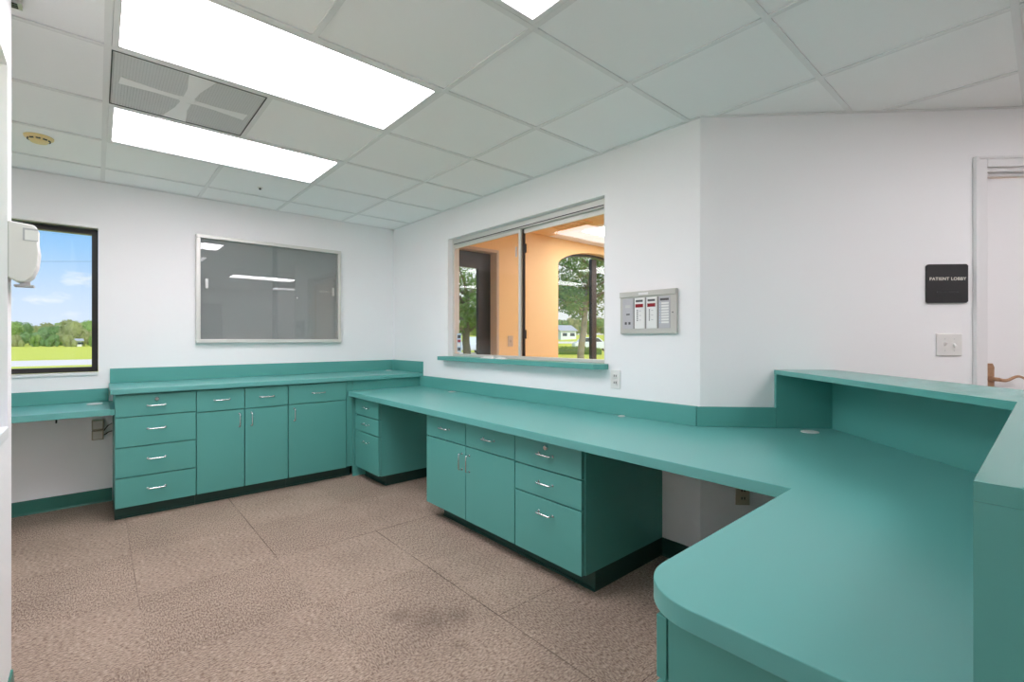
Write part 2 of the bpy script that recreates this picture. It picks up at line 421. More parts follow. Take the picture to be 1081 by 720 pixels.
# troffers
names = ['largest lit ceiling light, on the near side of the perforated air grille',
         'lit ceiling light panel beyond the return grille, closest to the bulletin board wall',
         'lit ceiling light only corner showing at the top edge of the photo',
         'added unseen ceiling light brightening the angled wall, over the transaction counter',  # added to brighten the right part of the ceiling and the angled wall
         'lit ceiling light at the rear wall, left one',
         'lit ceiling light at the rear wall, right one']
for k, ((a, b), (c, d)) in enumerate(lights):
    x0, x1, y0, y1 = tx(b) + W2, tx(a) - W2, ty(c) + W2, ty(d) - W2
    t = thing('ceiling_light', names[k], 'ceiling light', ((x0 + x1) / 2, (y0 + y1) / 2, CZ), 0, 'fluorescent troffers in the ceiling')
    hx, hy = (x1 - x0) / 2 - .001, (y1 - y0) / 2 - .001
    f = MB(); f.ring(-hx, hx, -hy, hy, .022, .0, .035); f.box(-hx, hx, -hy, hy, .09, .10)
    f.ring(-hx, hx, -hy, hy, .006, .035, .09)
    f.build('frame', M['trim'], t)
    q = MB(); q.box(-hx + .0225, hx - .0225, -hy + .0225, hy - .0225, .012, .018); q.build('diffuser', M[{1: 'diff_far', 2: 'diff_dim', 3: 'diff_fill', 4: 'diff_dim', 5: 'diff_dim'}.get(k, 'diff')], t)

# return air grille
(a, b), (c, d) = grille
x0, x1, y0, y1 = tx(b) + W2, tx(a) - W2, ty(c) + W2, ty(d) - W2
t = thing('air_grille', 'square perforated ceiling air grille with pale cross behind, between two lights', 'air vent', ((x0 + x1) / 2, (y0 + y1) / 2, CZ), 0)
h = (x1 - x0) / 2 - .001
f = MB(); f.ring(-h, h, -h, h, .004, -.002, .014); f.build('frame', M['black_p'], t)
q = MB(); q.box(-h + .0045, h - .0045, -h + .0045, h - .0045, .001, .0022); q.build('perforated_face', M['perf'], t)
q = MB(); q.ring(-h, h, -h, h, .004, .0145, .12); q.box(-h + .004, h - .004, -h + .004, h - .004, .115, .12); q.build('plenum_box', M['duct'], t)
for ang, ln, w in ((R(4), .26, .040), (R(184), .26, .040), (R(95), .285, .052), (R(275), .285, .052)):
    v = MB(); v.prism([(0.032, -.022), (ln * .45, -w * .5), (ln, -w), (ln, w), (ln * .45, w * .5), (0.032, .022)], -.0008, .0008 if w < .1 else .0006)
    o = v.build('deflector_vane', M['vane'], t); o.rotation_euler = (0, 0, ang)

q = MB(); q.box(-.031, .031, -.031, .031, -.0008, .0007); q.build('deflector_hub', M['vane'], t)
# smoke detector, sprinkler dot, ceiling register
t = thing('smoke_detector', 'yellowed round smoke detector on the ceiling at far left', 'smoke detector', (-2.69, -.80, CZ + .006), 0)
q = MB(); q.lathe([(.036, -.034), (.042, -.025), (.056, -.012), (.064, -.010), (.066, 0)], 32); q.build('housing', M['yellow_p'], t)
q = MB()
for k in range(10):
    an = k * math.pi / 5
    q.box(-.010, .010, -.003, .003, -.004, .004)
    vs = q.bm.verts[-8:]
    q.bm.verts.ensure_lookup_table(); vs = q.bm.verts[-8:]
    bmesh.ops.transform(q.bm, matrix=Matrix.Rotation(an, 4, 'Z') @ Matrix.Translation((.0, -.0475, -.019)), verts=vs)
q.build('vent_slot', M['sprink'], t)
t = thing('ceiling_sprinkler', 'small dark fitting on the ceiling tile past the far light', 'sprinkler', (-1.466, -.624, CZ + .0065), 0)
q = MB(); q.lathe([(.006, -.016), (.010, -.012), (.006, -.008), (.006, -.003)], 12); q.build('head', M['sprink'], t)
q = MB(); q.lathe([(.016, -.004), (.02, 0)], 16); q.build('escutcheon', M['white_p'], t)
t = thing('ceiling_register', 'dark slotted ceiling register whose corner peeks past the left wall', 'air vent', (-2.76, -2.325, CZ), 0)
q = MB(); q.box(-.14, .128, -.034, .012, -.014, 0); q.build('register_frame', M['alu'], t)
q = MB()
for k in range(3): q.box(-.13, .118, -.028 + k * .013, -.022 + k * .013, -.0165, -.0135)
q.build('slot', M['sprink'], t)

# ------------------------------------------------------------------ windows on outside walls
wn1 = struct('window_1')
f = MB()
f.ring_y(-3.299, -2.426, .985, 2.064, .036, .088, .145); f.build('window_frame', M['bronze_f'], wn1)
q = MB(); q.box(-3.262, -2.463, .11, .116, 1.0215, 2.0275); q.build('pane', M['clear'], wn1)
q = MB(); q.box(-3.299, -2.426, -.012, .087, .963, .984, .003); q.build('window_sill', M['trim'], wn1)
q = MB(); q.box(-3.299, -2.426, .0, .15, 2.065, 2.0715); q.build('head_flashing', M['alu'], wn1)
wn5 = struct('window_5')
f = MB(); f.box(-2.80, -2.765, -3.098, -3.05, .945, 2.138); f.box(-2.80, -2.765, -2.51, -2.462, .945, 2.138); f.box(-2.80, -2.765, -3.05, -2.51, .945, .99); f.box(-2.80, -2.765, -3.05, -2.51, 2.09, 2.138)
f.build('window_frame', M['trim'], wn5)
q = MB(); q.box(-2.786, -2.78, -3.05, -2.51, .99, 2.09); q.build('pane', M['clear'], wn5)
q = MB(); q.box(-2.80, LWX + .003, -3.098, -2.462, .906, .944, .004); q.build('window_sill', M['trim'], wn5)

# service window in the right wall: local x = rightwards (-Y), local y = into wall (+X)
def right(y): return -y
sw = struct('window_2', loc=(0, 0, 0), rz=R(-90))
a, b = 1.067, 2.857
f = MB()
f.box(a, a + .028, .05, .105, 1.076, 2.151); f.box(b - .042, b, .05, .105, 1.076, 2.151)
f.box(a + .028, b - .042, .05, .105, 2.095, 2.151, .002); f.box(a + .028, b - .042, .05, .105, 1.076, 1.098, .002)
f.build('window_frame', M['alu_w'], sw)
q = MB(); q.box(a + .028, b - .042, .046, .0495, 2.103, 2.109); q.build('track_groove', M['bronze_f'], sw)
for x0, x1, yy, st in ((a + .03, 2.000, .062, 'r'), (1.965, b - .044, .085, 'l')):
    q = MB(); q.box(x0, x1, yy, yy + .005, 1.0985, 2.0945)
    gl = q.build('sliding_pane', M['clear'], sw)
    r = MB()
    if st == 'r':
        r.box(x1 - .026, x1, yy - .006, yy + .011, 1.099, 2.094, .002); r.build('stile', M['alu_w'], gl)
        r = MB(); r.box(x0, x1 - .027, yy - .004, yy + .009, 2.068, 2.094); r.build('top_rail', M['alu_w'], gl)
    else:
        r.box(x0 + .028, x0 + .048, yy - .006, yy + .011, 1.099, 2.094, .002); r.build('stile', M['bronze_f'], gl)
        r = MB(); r.box(x0 + .05, x1, yy - .004, yy + .009, 2.060, 2.094); r.build('top_rail', M['alu_w'], gl)
        for z in (1.27, 1.94):
            r = MB(); r.box(x0 + .060, x0 + .076, yy - .014, yy - .001, z - .035, z + .035, .003); r.build('pull', M['bronze_f'], gl)
r = MB(); r.box(1.945, 1.957, .048, .061, 1.88, 1.96, .002); r.build('latch', M['alu'], sw)
# teal ledge under the window
lg = MB()
lg.prism([(.049, -1.069), (-.0005, -1.069), (-.0005, -1.02), (-.085, -1.02), (-.085, -2.835), (-.045, -2.888), (-.0005, -2.888), (-.0005, -2.855), (.049, -2.855)], 1.041, 1.0755, .002)
tag(lg.build('window_ledge', M['teal']), 'thin teal ledge below the sliding service window', 'ledge')
t = thing('card_sticker', 'upright pale sticker with coloured blocks on service window lower left glass', 'sticker', (.0605, -1.135, 1.115), R(-90))
q = MB(); q.box(-.008, .058, 0, .0012, 0, .17); q.build('backing', M['stickblue'], t)
for z0, z1, mm in ((.125, .155, 'darkgrey'), (.088, .112, 'stickred'), (.05, .078, 'paper'), (.012, .04, 'darkgrey')):
    q = MB(); q.box(.002, .048, -.0012, -.0002, z0, z1); q.build('print_block', M[mm], t)
# papers on the ledge
for k, (y, w, rz) in enumerate(((-1.70, .15, 6), (-1.87, .13, -8))):
    q = MB(); q.prism([(-.03, -w / 2), (.02, -w / 2 + .012), (.024, w / 2), (-.022, w / 2 - .008)], 0, .005); q.prism([(-.026, -w / 2 + .01), (.012, -w / 2 + .02), (.014, w / 2 - .03), (-.02, w / 2 - .04)], .005, .013)
    o = q.build('paper_slip', M['paper'], None, (-.03, y, 1.0757)); o.rotation_euler = (0, 0, R(rz))
    tag(o, ['small white paper slip on the teal window ledge, nearer the bulletin board', 'longer white paper slip on the teal window ledge by the middle stile'][k], 'paper', 'paper slips on the window ledge')

# ------------------------------------------------------------------ lobby beyond the service window
nw = MB(); LY0, LY1 = -.9, -.75
def arch(x):
    xc, hw, z0, z1 = 2.42, .765, 2.135, 2.322
    u = max(0, 1 - ((x - xc) / hw) ** 2)
    return z0 + (z1 - z0) * u ** .72
nw.box(.12, .235, LY0, LY1, 0, TOPZ)
nw.box(.235, .75, LY0, LY1, 0, .3); nw.box(.235, .75, LY0, LY1, 2.165, TOPZ)
nw.box(.75, 1.655, LY0, LY1, 0, TOPZ)
nw.box(1.655, 3.185, LY0, LY1, 0, .3)
n = 28
for k in range(n):
    xa, xb = 1.655 + 1.53 * k / n, 1.655 + 1.53 * (k + 1) / n
    nw.prism_ax([(xa, arch(xa)), (xb, arch(xb)), (xb, TOPZ), (xa, TOPZ)], LY0, LY1, 'y')
nw.box(3.185, 6.05, LY0, LY1, 0, TOPZ)
struct('wall_lobby_north', nw, M['orange'])
le = MB(); le.box(6.05, 6.2, -8.2, -.75, 0, TOPZ); struct('wall_lobby_east', le, M['orange'])
# orange skin on the lobby face of the right wall stays plain: thin board with the same opening
ls = MB()
for y0, y1, z0, z1 in ((-1.06, -.9, 0, 2.6), (-2.865, -1.06, 0, 1.035), (-2.865, -1.06, 2.16, 2.6), (-3.42, -2.865, 0, 2.6)): ls.box(.1205, .13, y0, y1, z0, z1)
struct('wall_lobby_west', ls, M['orange'])
lc = MB(); lc.prism([(.13, -.9), (1.5, -.9), (1.5, -4.6), (.13, -3.45)], 2.42, 2.46); struct('ceiling_lobby_soffit', lc, M['orange'])
lc = MB()
lc.prism([(1.5, -.9), (6.05, -.9), (6.05, -1.28), (1.5, -1.28)], 2.42, 2.44); lc.prism([(1.5, -1.28), (1.56, -1.28), (1.56, -1.9), (1.5, -1.9)], 2.42, 2.44)
lc.prism([(2.78, -1.28), (6.05, -1.28), (6.05, -1.9), (2.78, -1.9)], 2.42, 2.44); lc.prism([(1.5, -1.9), (6.05, -1.9), (6.05, -8.0), (4.6, -8.0), (1.5, -4.98)], 2.42, 2.44)
struct('ceiling_lobby', lc, M['tile'])
t = thing('ceiling_light', 'lit lobby ceiling light seen through top right of the service window', 'ceiling light', (2.17, -1.59, 2.42), 0, 'fluorescent troffers in the ceiling')
f = MB(); f.ring(-.605, .605, -.305, .305, .025, 0, .03); f.box(-.605, .605, -.305, .305, .07, .08); f.build('frame', M['trim'], t)
q = MB(); q.box(-.579, .579, -.279, .279, .01, .016); q.build('diffuser', M['diff'], t)
for k, (lx, ly) in enumerate(((4.3, -1.9), (2.9, -3.3), (4.9, -3.6), (4.3, -5.4))):  # extra unseen lights, added to brighten the orange lobby walls
    t2 = copy_tree(t); t2.location = (lx, ly, 2.4); t2['label'] = 'added unseen lobby ceiling light, ' + ('by the north east corner', 'above the middle of the lobby', 'by the east wall', 'towards the lobby rear')[k]
t = thing('soffit_vent', 'orange painted vent in the lobby ceiling beyond the service window', 'air vent', (1.19, -1.45, 2.42), 0)
q = MB(); q.ring(-.16, .16, -.22, .22, .03, -.012, 0); q.build('vent_frame', M['orange'], t)
for k in range(7):
    q = MB(); q.box(-.13, .13, -.18 + k * .055, -.16 + k * .055, -.01, -.001); q.build('louvre', M['orange'], t)
t = thing('light_switch', 'ivory wall switch on the orange lobby wall behind the left pane', 'light switch', (.905, -.9, 1.21), 0)
q = MB(); q.box(-.035, .035, -.008, 0, -.058, .058, .003); q.build('plate', M['beige'], t)
q = MB(); q.box(-.006, .006, -.018, -.008, -.012, .014, .002); q.build('toggle', M['beige'], t)
# left lobby window
w3_ = struct('window_3')
f = MB(); f.box(.236, .749, -.899, -.751, 2.136, 2.164); f.box(.722, .749, -.899, -.751, .301, 2.136); f.build('beige_reveal', M['beige'], w3_)
f = MB(); f.box(.56, .721, -.79, -.752, .301, 2.135); f.box(.237, .26, -.79, -.752, .301, 2.135); f.box(.26, .56, -.79, -.752, .301, .36); f.box(.26, .56, -.79, -.752, 1.97, 2.135)
f.build('window_frame', M['bronze_f'], w3_)
q = MB(); q.box(.26, .56, -.775, -.769, .36, 1.97); q.build('pane', M['clear'], w3_)
# arched lobby window
w4_ = struct('window_4')
f = MB(); n = 28; fw_ = .03
for k in range(n):
    xa, xb = 1.6565 + 1.527 * k / n, 1.6565 + 1.527 * (k + 1) / n
    f.prism_ax([(xa, arch(xa) - .002), (xb, arch(xb) - .002), (xb, arch(xb) - fw_), (xa, arch(xa) - fw_)], -.80, -.752, 'y')
f.box(1.6565, 1.67, -.80, -.752, .301, 2.12); f.box(3.165, 3.1835, -.80, -.752, .301, 2.12); f.box(1.67, 3.165, -.80, -.752, .301, .35)
f.box(2.40, 2.49, -.80, -.752, .35, 2.27); f.build('window_frame', M['bronze_f'], w4_)
for xa, xb in ((1.671, 2.399), (2.491, 3.164)):
    q = MB(); m_ = 14
    top = [(xa + (xb - xa) * k / m_, arch(xa + (xb - xa) * k / m_) - fw_ - .001) for k in range(m_ + 1)]
    q.prism_ax([(xa, .351)] + top + [(xb, .351)], -.778, -.772, 'y'); q.build('pane', M['clear'], w4_)

# ------------------------------------------------------------------ handles
def pull_mesh(vert):
    b = MB(); L_, d, r = .05, .028, .0045
    pts = [(-L_, 0, 0), (-L_, -d + .010, 0)]
    for k in range(1, 5):
        an = k * math.pi / 8; pts.append((-L_ + .010 - .010 * math.cos(an), -d + .010 - .010 * math.sin(an), 0))
    pts += [(-p[0], p[1], p[2]) for p in pts[::-1]]
    if vert: pts = [(p[2], p[1], p[0]) for p in pts]
    b.tube(pts, r, 8)
    for s in (-1, 1):
        Mx = Matrix.Translation((0, 0, s * L_) if vert else (s * L_, 0, 0)) @ Matrix.Rotation(R(90), 4, 'X')
        b.lathe([(.007, 0), (.007, .003)], 12, Mx)
    me = bpy.data.meshes.new('wire_pull'); b.bm.to_mesh(me); b.bm.free(); me.materials.append(M['chrome']); return me
PH, PV = pull_mesh(False), pull_mesh(True)
b = MB(); b.lathe([(.014, 0), (.014, .004), (.011, .007), (.011, .014)], 20, Matrix.Rotation(R(90), 4, 'X')); b.box(-.0015, .0015, -.0155, -.0135, -.006, .006)
LK = bpy.data.meshes.new('drawer_lock'); b.bm.to_mesh(LK); b.bm.free(); LK.materials.append(M['chrome'])
def inst(name, me, parent, loc):
    o = bpy.data.objects.new(name, me); C.objects.link(o); o.parent = parent; o.location = loc; return o

def cabinet(name, label, group, loc, rz, x0, x1, depth, top, bottom, toe_d, fronts, toe_x=None, filler=None):
    """local x to the right, local -y towards the room, wall at y=0. fronts: (kind,xa,xb,za,zb,handle(x,z)|None,lock z|None)"""
    t = thing(name, label, 'cabinet', loc, rz, group)
    b = MB(); b.box(x0, x1, -depth + .024, -.002, bottom, top)
    b.build('carcass', M['teal'], t)
    for kind, xa, xb, za, zb, hd, lk in fronts:
        q = MB(); q.box(xa, xb, -depth, -depth + .0205, za + .0012, zb - .0012, .0012)
        fr = q.build(kind, M['teal'], t)
        if hd:
            v = kind == 'door'
            inst('handle', PV if v else PH, fr, (hd[0], -depth, hd[1]))
        if lk: inst('lock', LK, fr, (lk[0], -depth, lk[1]))
    tx0, tx1 = toe_x or (x0, x1)
    q = MB(); q.box(tx0, tx1, -toe_d, -.002, 0.0, bottom - .0005); q.box(tx0, tx1, -toe_d - .006, -toe_d, 0, .012)
    q.build('toe_kick', M['toe'], t)
    if filler:
        q = MB(); q.box(filler[0], filler[1], -depth + .012, -depth + .0205 + .02, bottom, top); q.build('filler_strip', M['teal'], t)
    return t
G = .0035
# tall run on the back wall; wall frame = world
cabinet('drawer_cabinet', 'teal cabinet of four drawers with keyed top drawer, left end under the tall counter', 'teal base cabinets', (0, 0, 0), 0,
        -2.342, -1.8845, .60, .862, .095, .527,
        [('drawer', -2.341, -1.884 - G, .705, .853, (-2.117, .772), (-2.117, .815)),
         ('drawer', -2.341, -1.884 - G, .499, .7, (-2.117, .612), None),
         ('drawer', -2.341, -1.884 - G, .294, .494, (-2.117, .405), None),
         ('drawer', -2.341, -1.884 - G, .09, .289, (-2.117, .199), None)])
cabinet('double_door_cabinet', 'teal two door cabinet with two drawers above, under the bulletin board', 'teal base cabinets', (0, 0, 0), 0,
        -1.8835, -1.2515, .60, .862, .095, .527,
        [('drawer', -1.884 + G, -1.569 - G, .694, .853, (-1.720, .775), None), ('drawer', -1.569 + G, -1.251 - G, .694, .853, (-1.41, .775), None),
         ('door', -1.884 + G, -1.569 - G, .09, .689, (-1.605, .608), None), ('door', -1.569 + G, -1.251 - G, .09, .689, (-1.521, .608), None)])
cabinet('single_door_cabinet', 'teal one door cabinet with a wide drawer, right end of the tall counter', 'teal base cabinets', (0, 0, 0), 0,
        -1.2505, -.7055, .60, .862, .095, .527,
        [('drawer', -1.251 + G, -.767, .694, .853, (-1.005, .775), None), ('door', -1.251 + G, -.767, .09, .689, (-1.203, .608), None)],
        filler=(-.760, -.7055))
# upright teal panel closing the tall run behind the low desk (back panel of the blind corner)
q = MB(); q.box(-.7045, -.0015, -.597, -.58, .8055 - .04, .862); q.box(-.7045, -.012, -.597, -.58, 0, .7245)
tag(q.build('blind_corner_panel', M['teal']), 'plain teal panel between the low desk and the tall counter in the corner', 'panel')

# cabinets under the low desk on the right wall: local x = -Y
RW = dict(loc=(0, 0, 0), rz=R(-90))
cabinet('drawer_cabinet', 'narrow teal three drawer pedestal in the back corner under the low desk', 'teal base cabinets', (0, 0, 0), R(-90),
        .64, 1.10, .70, .7235, .10, .604,
        [('drawer', .645, 1.10, .570, .708, (.875, .645), None), ('drawer', .645, 1.10, .430, .565, (.875, .503), None), ('drawer', .645, 1.10, .105, .425, (.875, .352), None)], toe_x=(.64, 1.045))
cabinet('double_door_cabinet', 'teal two door cabinet with two drawers, in the middle under the low desk', 'teal base cabinets', (0, 0, 0), R(-90),
        1.857, 2.7845, .70, .7235, .10, .604,
        [('drawer', 1.857, 2.322 - G, .566, .711, (2.09, .642), None), ('drawer', 2.322 + G, 2.785 - G, .566, .711, (2.555, .642), None),
         ('door', 1.857, 2.322 - G, .10, .561, (2.285, .462), None), ('door', 2.322 + G, 2.785 - G, .10, .561, (2.362, .462), None)], toe_x=(1.93, 2.7845))
cabinet('drawer_cabinet', 'teal three drawer cabinet with keyed top and deep file drawer, facing the open knee space', 'teal base cabinets', (0, 0, 0), R(-90),
        2.7855, 3.268, .70, .7235, .10, .604,
        [('drawer', 2.785 + G, 3.262, .562, .711, (3.024, .640), (3.03, .677)), ('drawer', 2.785 + G, 3.262, .414, .557, (3.024, .492), None), ('drawer', 2.785 + G, 3.262, .10, .409, (3.024, .338), None)], toe_x=(2.7855, 3.268))
# peninsula pedestal: fronts face +Y (local rz=180: local x = -X, local -y = +Y)
cabinet('drawer_cabinet', 'teal pedestal under the rounded peninsula end in the right foreground', 'teal base cabinets', (0, -4.93, 0), R(180),
        1.14, 1.6285, .69, .7235, .10, .62,
        [('drawer', 1.142, 1.630, .590, .711, (1.40, .65), None), ('drawer', 1.142, 1.630, .36, .583, (1.40, .47), None), ('drawer', 1.142, 1.630, .105, .353, (1.40, .25), None)])

# ------------------------------------------------------------------ countertops
def grommet(parent, x, y, z, r=.032):
    q = MB(); q.lathe([(r, 0), (r, .003), (r - .004, .005), (r - .006, .004)], 24); return q.build('cable_grommet', M['white_p'], parent, (x, y, z))
t = thing('countertop', 'long narrow teal countertop on the tall cabinets below the bulletin board', 'countertop', (0, 0, 0))
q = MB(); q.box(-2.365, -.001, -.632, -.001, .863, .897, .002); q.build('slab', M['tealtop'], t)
q = MB(); q.box(-2.358, -.001, -.021, -.001, .8975, 1.008, .002); q.build('backsplash', M['teal'], t)
q = MB(); q.box(-.021, -.001, -.632, -.0215, .8975, 1.010, .002); q.build('side_splash', M['teal'], t)
grommet(t, -.10, -.085, .8972)
t = thing('countertop', 'low teal shelf desk below the window at the left', 'countertop', (0, 0, 0))
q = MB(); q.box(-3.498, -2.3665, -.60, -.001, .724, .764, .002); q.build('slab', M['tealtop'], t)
q = MB(); q.box(-3.498, -2.3665, -.021, -.001, .7645, .860, .002); q.build('backsplash', M['teal'], t)
q = MB(); q.box(-2.366, -2.3435, -.60, -.001, .724, .76); q.build('end_cleat', M['teal'], t)
grommet(t, -2.445, -.19, .7642, .045)

# main L desk
t = thing('desk_countertop', 'large teal L shaped desktop running along the wall to the rounded peninsula', 'countertop', (0, 0, 0))
SR = .667                                # riser position along the angled wall
p_r = w3(SR, .001); kx = p_r[0] - p_r[1]   # riser line: x - y = kx
RY = -4.95
corner = []
cxr, cyr, rr = -1.662 + .125, -4.198 - .125, .125
for k in range(25):
    an = R(90 + k * 90 / 24); corner.append((cxr + rr * math.cos(an), cyr + rr * math.sin(an)))
poly = [(-.001, -.599), (-.001, -LC + .0005), w3(SR, .001), (kx + RY, RY), (-1.6465, RY), (-1.6465, -4.6765), (-1.662, -4.6765)] + corner[::-1] + [(-.795, -4.198), (-.745, -.599)]
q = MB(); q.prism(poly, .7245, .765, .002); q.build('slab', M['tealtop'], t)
q = MB(); q.box(-.021, -.001, -LC + .0125, -.6335, .7655, .872, .002); q.box(-.021, -.001, -.6335, -.599, .7655, .8622); q.build('backsplash_wall', M['teal'], t)
q = MB(); pa, pb, pc, pd = w3(.006, .001), w3(.3825, .001), w3(.3825, .021), w3(-.003, .021)
q.prism([(-.001, -LC - .0005), pb, pc, (-.0205, -LC + .0078)], .7655, .872, .002); q.build('backsplash_angled', M['teal'], t)
q = MB(); q.box(-.70, -.66, -1.8, -1.12, .705, .724) if False else None
grommet(t, -.075, -1.245, .7652); grommet(t, .262, -3.935, .7652, .040); grommet(t, -.045, -3.02, .7652, .022)

# transaction counter
t = thing('transaction_counter', 'raised teal transaction counter with angled shelf top at the right', 'counter', (0, 0, 0))
TS0, TS1 = .383, .69
i0 = w3(TS0, .001); ki = i0[0] - i0[1]; o0 = w3(TS1, .001); ko = o0[0] - o0[1]
IY, OY, EX = -4.678, -4.985, -1.675
q = MB(); q.prism([i0, o0, (ko + OY, OY), (EX, OY), (EX, IY), (ki + IY, IY)], 1.0475, 1.071, .0006)
q.build('top_shelf', M['tealshelf'], t)
r0, r1 = w3(SR + .001, .001), w3(SR + .022, .001); kr0, kr1 = r0[0] - r0[1], r1[0] - r1[1]
q = MB(); q.prism([r0, r1, (kr1 + RY - .022, RY - .022), (EX + .03, RY - .022), (EX + .03, RY - .001), (kr0 + RY - .001, RY - .001)], 0, 1.047)
q.build('riser_panel', M['teal'], t)
q = MB(); q.prism([w3(TS0 + .001, .001), w3(SR, .001), w3(SR, .021), w3(TS0 + .001, .021)], .7655, 1.047); q.build('wall_panel', M['teal'], t)
q = MB(); q.box(EX, EX + .027, OY, IY, 0, 1.0474); q.build('end_panel', M['teal'], t)

# ------------------------------------------------------------------ bulletin board
t = thing('bulletin_board', 'grey felt bulletin board behind two sliding glass doors in a pale metal frame', 'bulletin board', (0, -.001, 0))
x0, x1, z0, z1 = -1.812, -.594, 1.20, 2.112
q = MB(); q.ring_y(x0, x1, z0, z1, .031, -.048, 0, .003); q.build('frame', M['alu_w'], t)
q = MB(); q.box(x0 + .0315, x1 - .0315, -.012, -.001, z0 + .0315, z1 - .0315); q.build('felt_back', M['felt'], t)
xm = (x0 + x1) / 2
for xa, xb, yy, px_ in ((x0 + .032, xm + .02, -.042, x0 + .075), (xm - .02, x1 - .032, -.032, x1 - .075)):
    q = MB(); q.box(xa, xb, yy, yy + .005, z0 + .032, z1 - .032); gd = q.build('glass_door', M['boardglass'], t)
    q = MB(); q.box(px_ - .011, px_ + .011, yy - .004, yy - .0003, 1.66, 1.74, .0018); q.build('finger_pull', M['alu'], gd)
q = MB(); q.lathe([(.008, 0), (.008, .008)], 12, Matrix.Translation((xm + .19, -.0325, 1.62)) @ Matrix.Rotation(R(90), 4, 'X')); q.build('lock', M['chrome'], t)

# ------------------------------------------------------------------ soap dispenser
t = thing('soap_dispenser', 'white wall soap dispenser on the left wall edge in front of the window', 'soap dispenser', (LWX, -2.418, 1.415))
prof = [(.0, .025), (.018, .012), (.040, .012), (.058, .03), (.070, .065), (.074, .11), (.070, .15), (.070, .195), (.062, .205), (.0, .212)]
q = MB(); q.prism_ax([(p[0], p[1]) for p in prof], -.044, .044, 'y', .004); q.build('housing', M['white_p'], t)
q = MB(); q.box(.035, .0715, -.0452, -.0442, .150, .192); q.build('window_border', M['greyp'], t)
q = MB(); q.box(.040, .0718, -.0458, -.0453, .152, .186); q.build('level_window', M['paper'], t)
q = MB(); q.box(.012, .060, -.022, .022, -.004, .003, .0012); q.box(.025, .05, -.008, .008, .0, .014); q.build('push_bar', M['greyp'], t)

# ------------------------------------------------------------------ nurse-call panel (right wall)
t = thing('mounted_alarm_panel', 'beige wall alarm panel with four modules and two red displays', 'alarm panel', (0, -2.993, 1.265), R(-90))
Wp, Hp = .373, .252
q = MB(); q.box(0, Wp, -.022, 0, 0, Hp, .003); q.box(0, Wp, -.030, -.022, Hp - .034, Hp - .001, .003); q.build('bezel', M['beigep'], t)
q = MB(); q.box(.135, .20, -.0312, -.0302, Hp - .024, Hp - .012); q.build('name_plate', M['paper'], t)
mw = .068
for k, xx in enumerate((.026, .103, .184, .265)):
    q = MB(); q.box(xx, xx + mw + (.004 if k == 3 else 0), -.0245, -.0222, .03, .212, .001)
    md = q.build('module', M['greyp'] if k in (0, 3) else M['paper'], t)
    q = MB(); q.box(xx - .006, xx - .001, -.0235, -.0221, .03, .212); q.build('module_edge', M['darkgrey'] if k else M['greyp'], md)
    if k == 0:
        for za, zb, xa, xb in ((.155, .172, .012, .05), (.112, .120, .02, .045), (.055, .07, .01, .024), (.055, .07, .036, .05)):
            q = MB(); q.box(xx + xa, xx + xb, -.0255, -.0246, za, zb); q.build('button', M['alu'] if za > .13 else M['darkgrey'], md)
    elif k in (1, 2):
        q = MB(); q.box(xx + .010, xx + .058, -.0258, -.0246, .187, .199); q.build('title_strip', M['darkgrey'], md)
        q = MB(); q.box(xx + .008, xx + .060, -.0262, -.0246, .155, .175); q.build('red_display', M['redled'], md)
        for n_ in range(7):
            q = MB(); q.box(xx + .018, xx + .025, -.0255, -.0246, .075 + n_ * .010, .081 + n_ * .010); q.build('indicator', M['darkgrey'], md)
        for n_ in range(3):
            q = MB(); q.box(xx + .034, xx + .046, -.0252, -.0246, .078 + n_ * .027, .082 + n_ * .027); q.build('tick_mark', M['greyp'], md)
    else:
        q = MB(); q.box(xx + .010, xx + .064, -.0258, -.0246, .187, .200); q.build('title_strip', M['darkgrey'], md)
        for n_ in range(8):
            q = MB(); q.box(xx + .018, xx + .064, -.0256, -.0246, .058 + n_ * .0155, .068 + n_ * .0155); q.build('label_strip', M['paper'], md)
            q = MB(); q.box(xx + .006, xx + .012, -.0254, -.0246, .06 + n_ * .0155, .066 + n_ * .0155); q.build('indicator', M['stickblue'], md)
q = MB(); q.lathe([(.004, 0), (.004, .002)], 10, Matrix.Translation((.352, -.022, .118)) @ Matrix.Rotation(R(90), 4, 'X')); q.build('screw', M['darkgrey'], t)

# ------------------------------------------------------------------ outlets
def outlet(label, loc, rz, pm, dark=False, group='duplex outlets'):
    t = thing('wall_outlet', label, 'outlet', loc, rz, group)
    q = MB(); q.box(-.036, .036, -.007, 0, -.058, .058, .002); q.build('cover_plate', pm, t)
    for s in (-1, 1):
        q = MB(); q.box(-.017, .017, -.010, -.0072, s * .021 - .014, s * .021 + .014, .001); rc = q.build('receptacle', pm, t)
        for xx in (-.008, .006):
            q = MB(); q.box(xx - .001, xx + .005, -.0108, -.0101, s * .021 - .006, s * .021 + .007); q.build('slot', M['black_p'], rc)
    return t
outlet('white duplex outlet above the desk backsplash, right of the service window', (-.0005, -2.945, .983), R(-90), M['white_p'])
ow = w3(.219, .0005); outlet('tan duplex outlet under the desktop on the angled wall', (ow[0], ow[1], .408), A3, M['tan_p'])
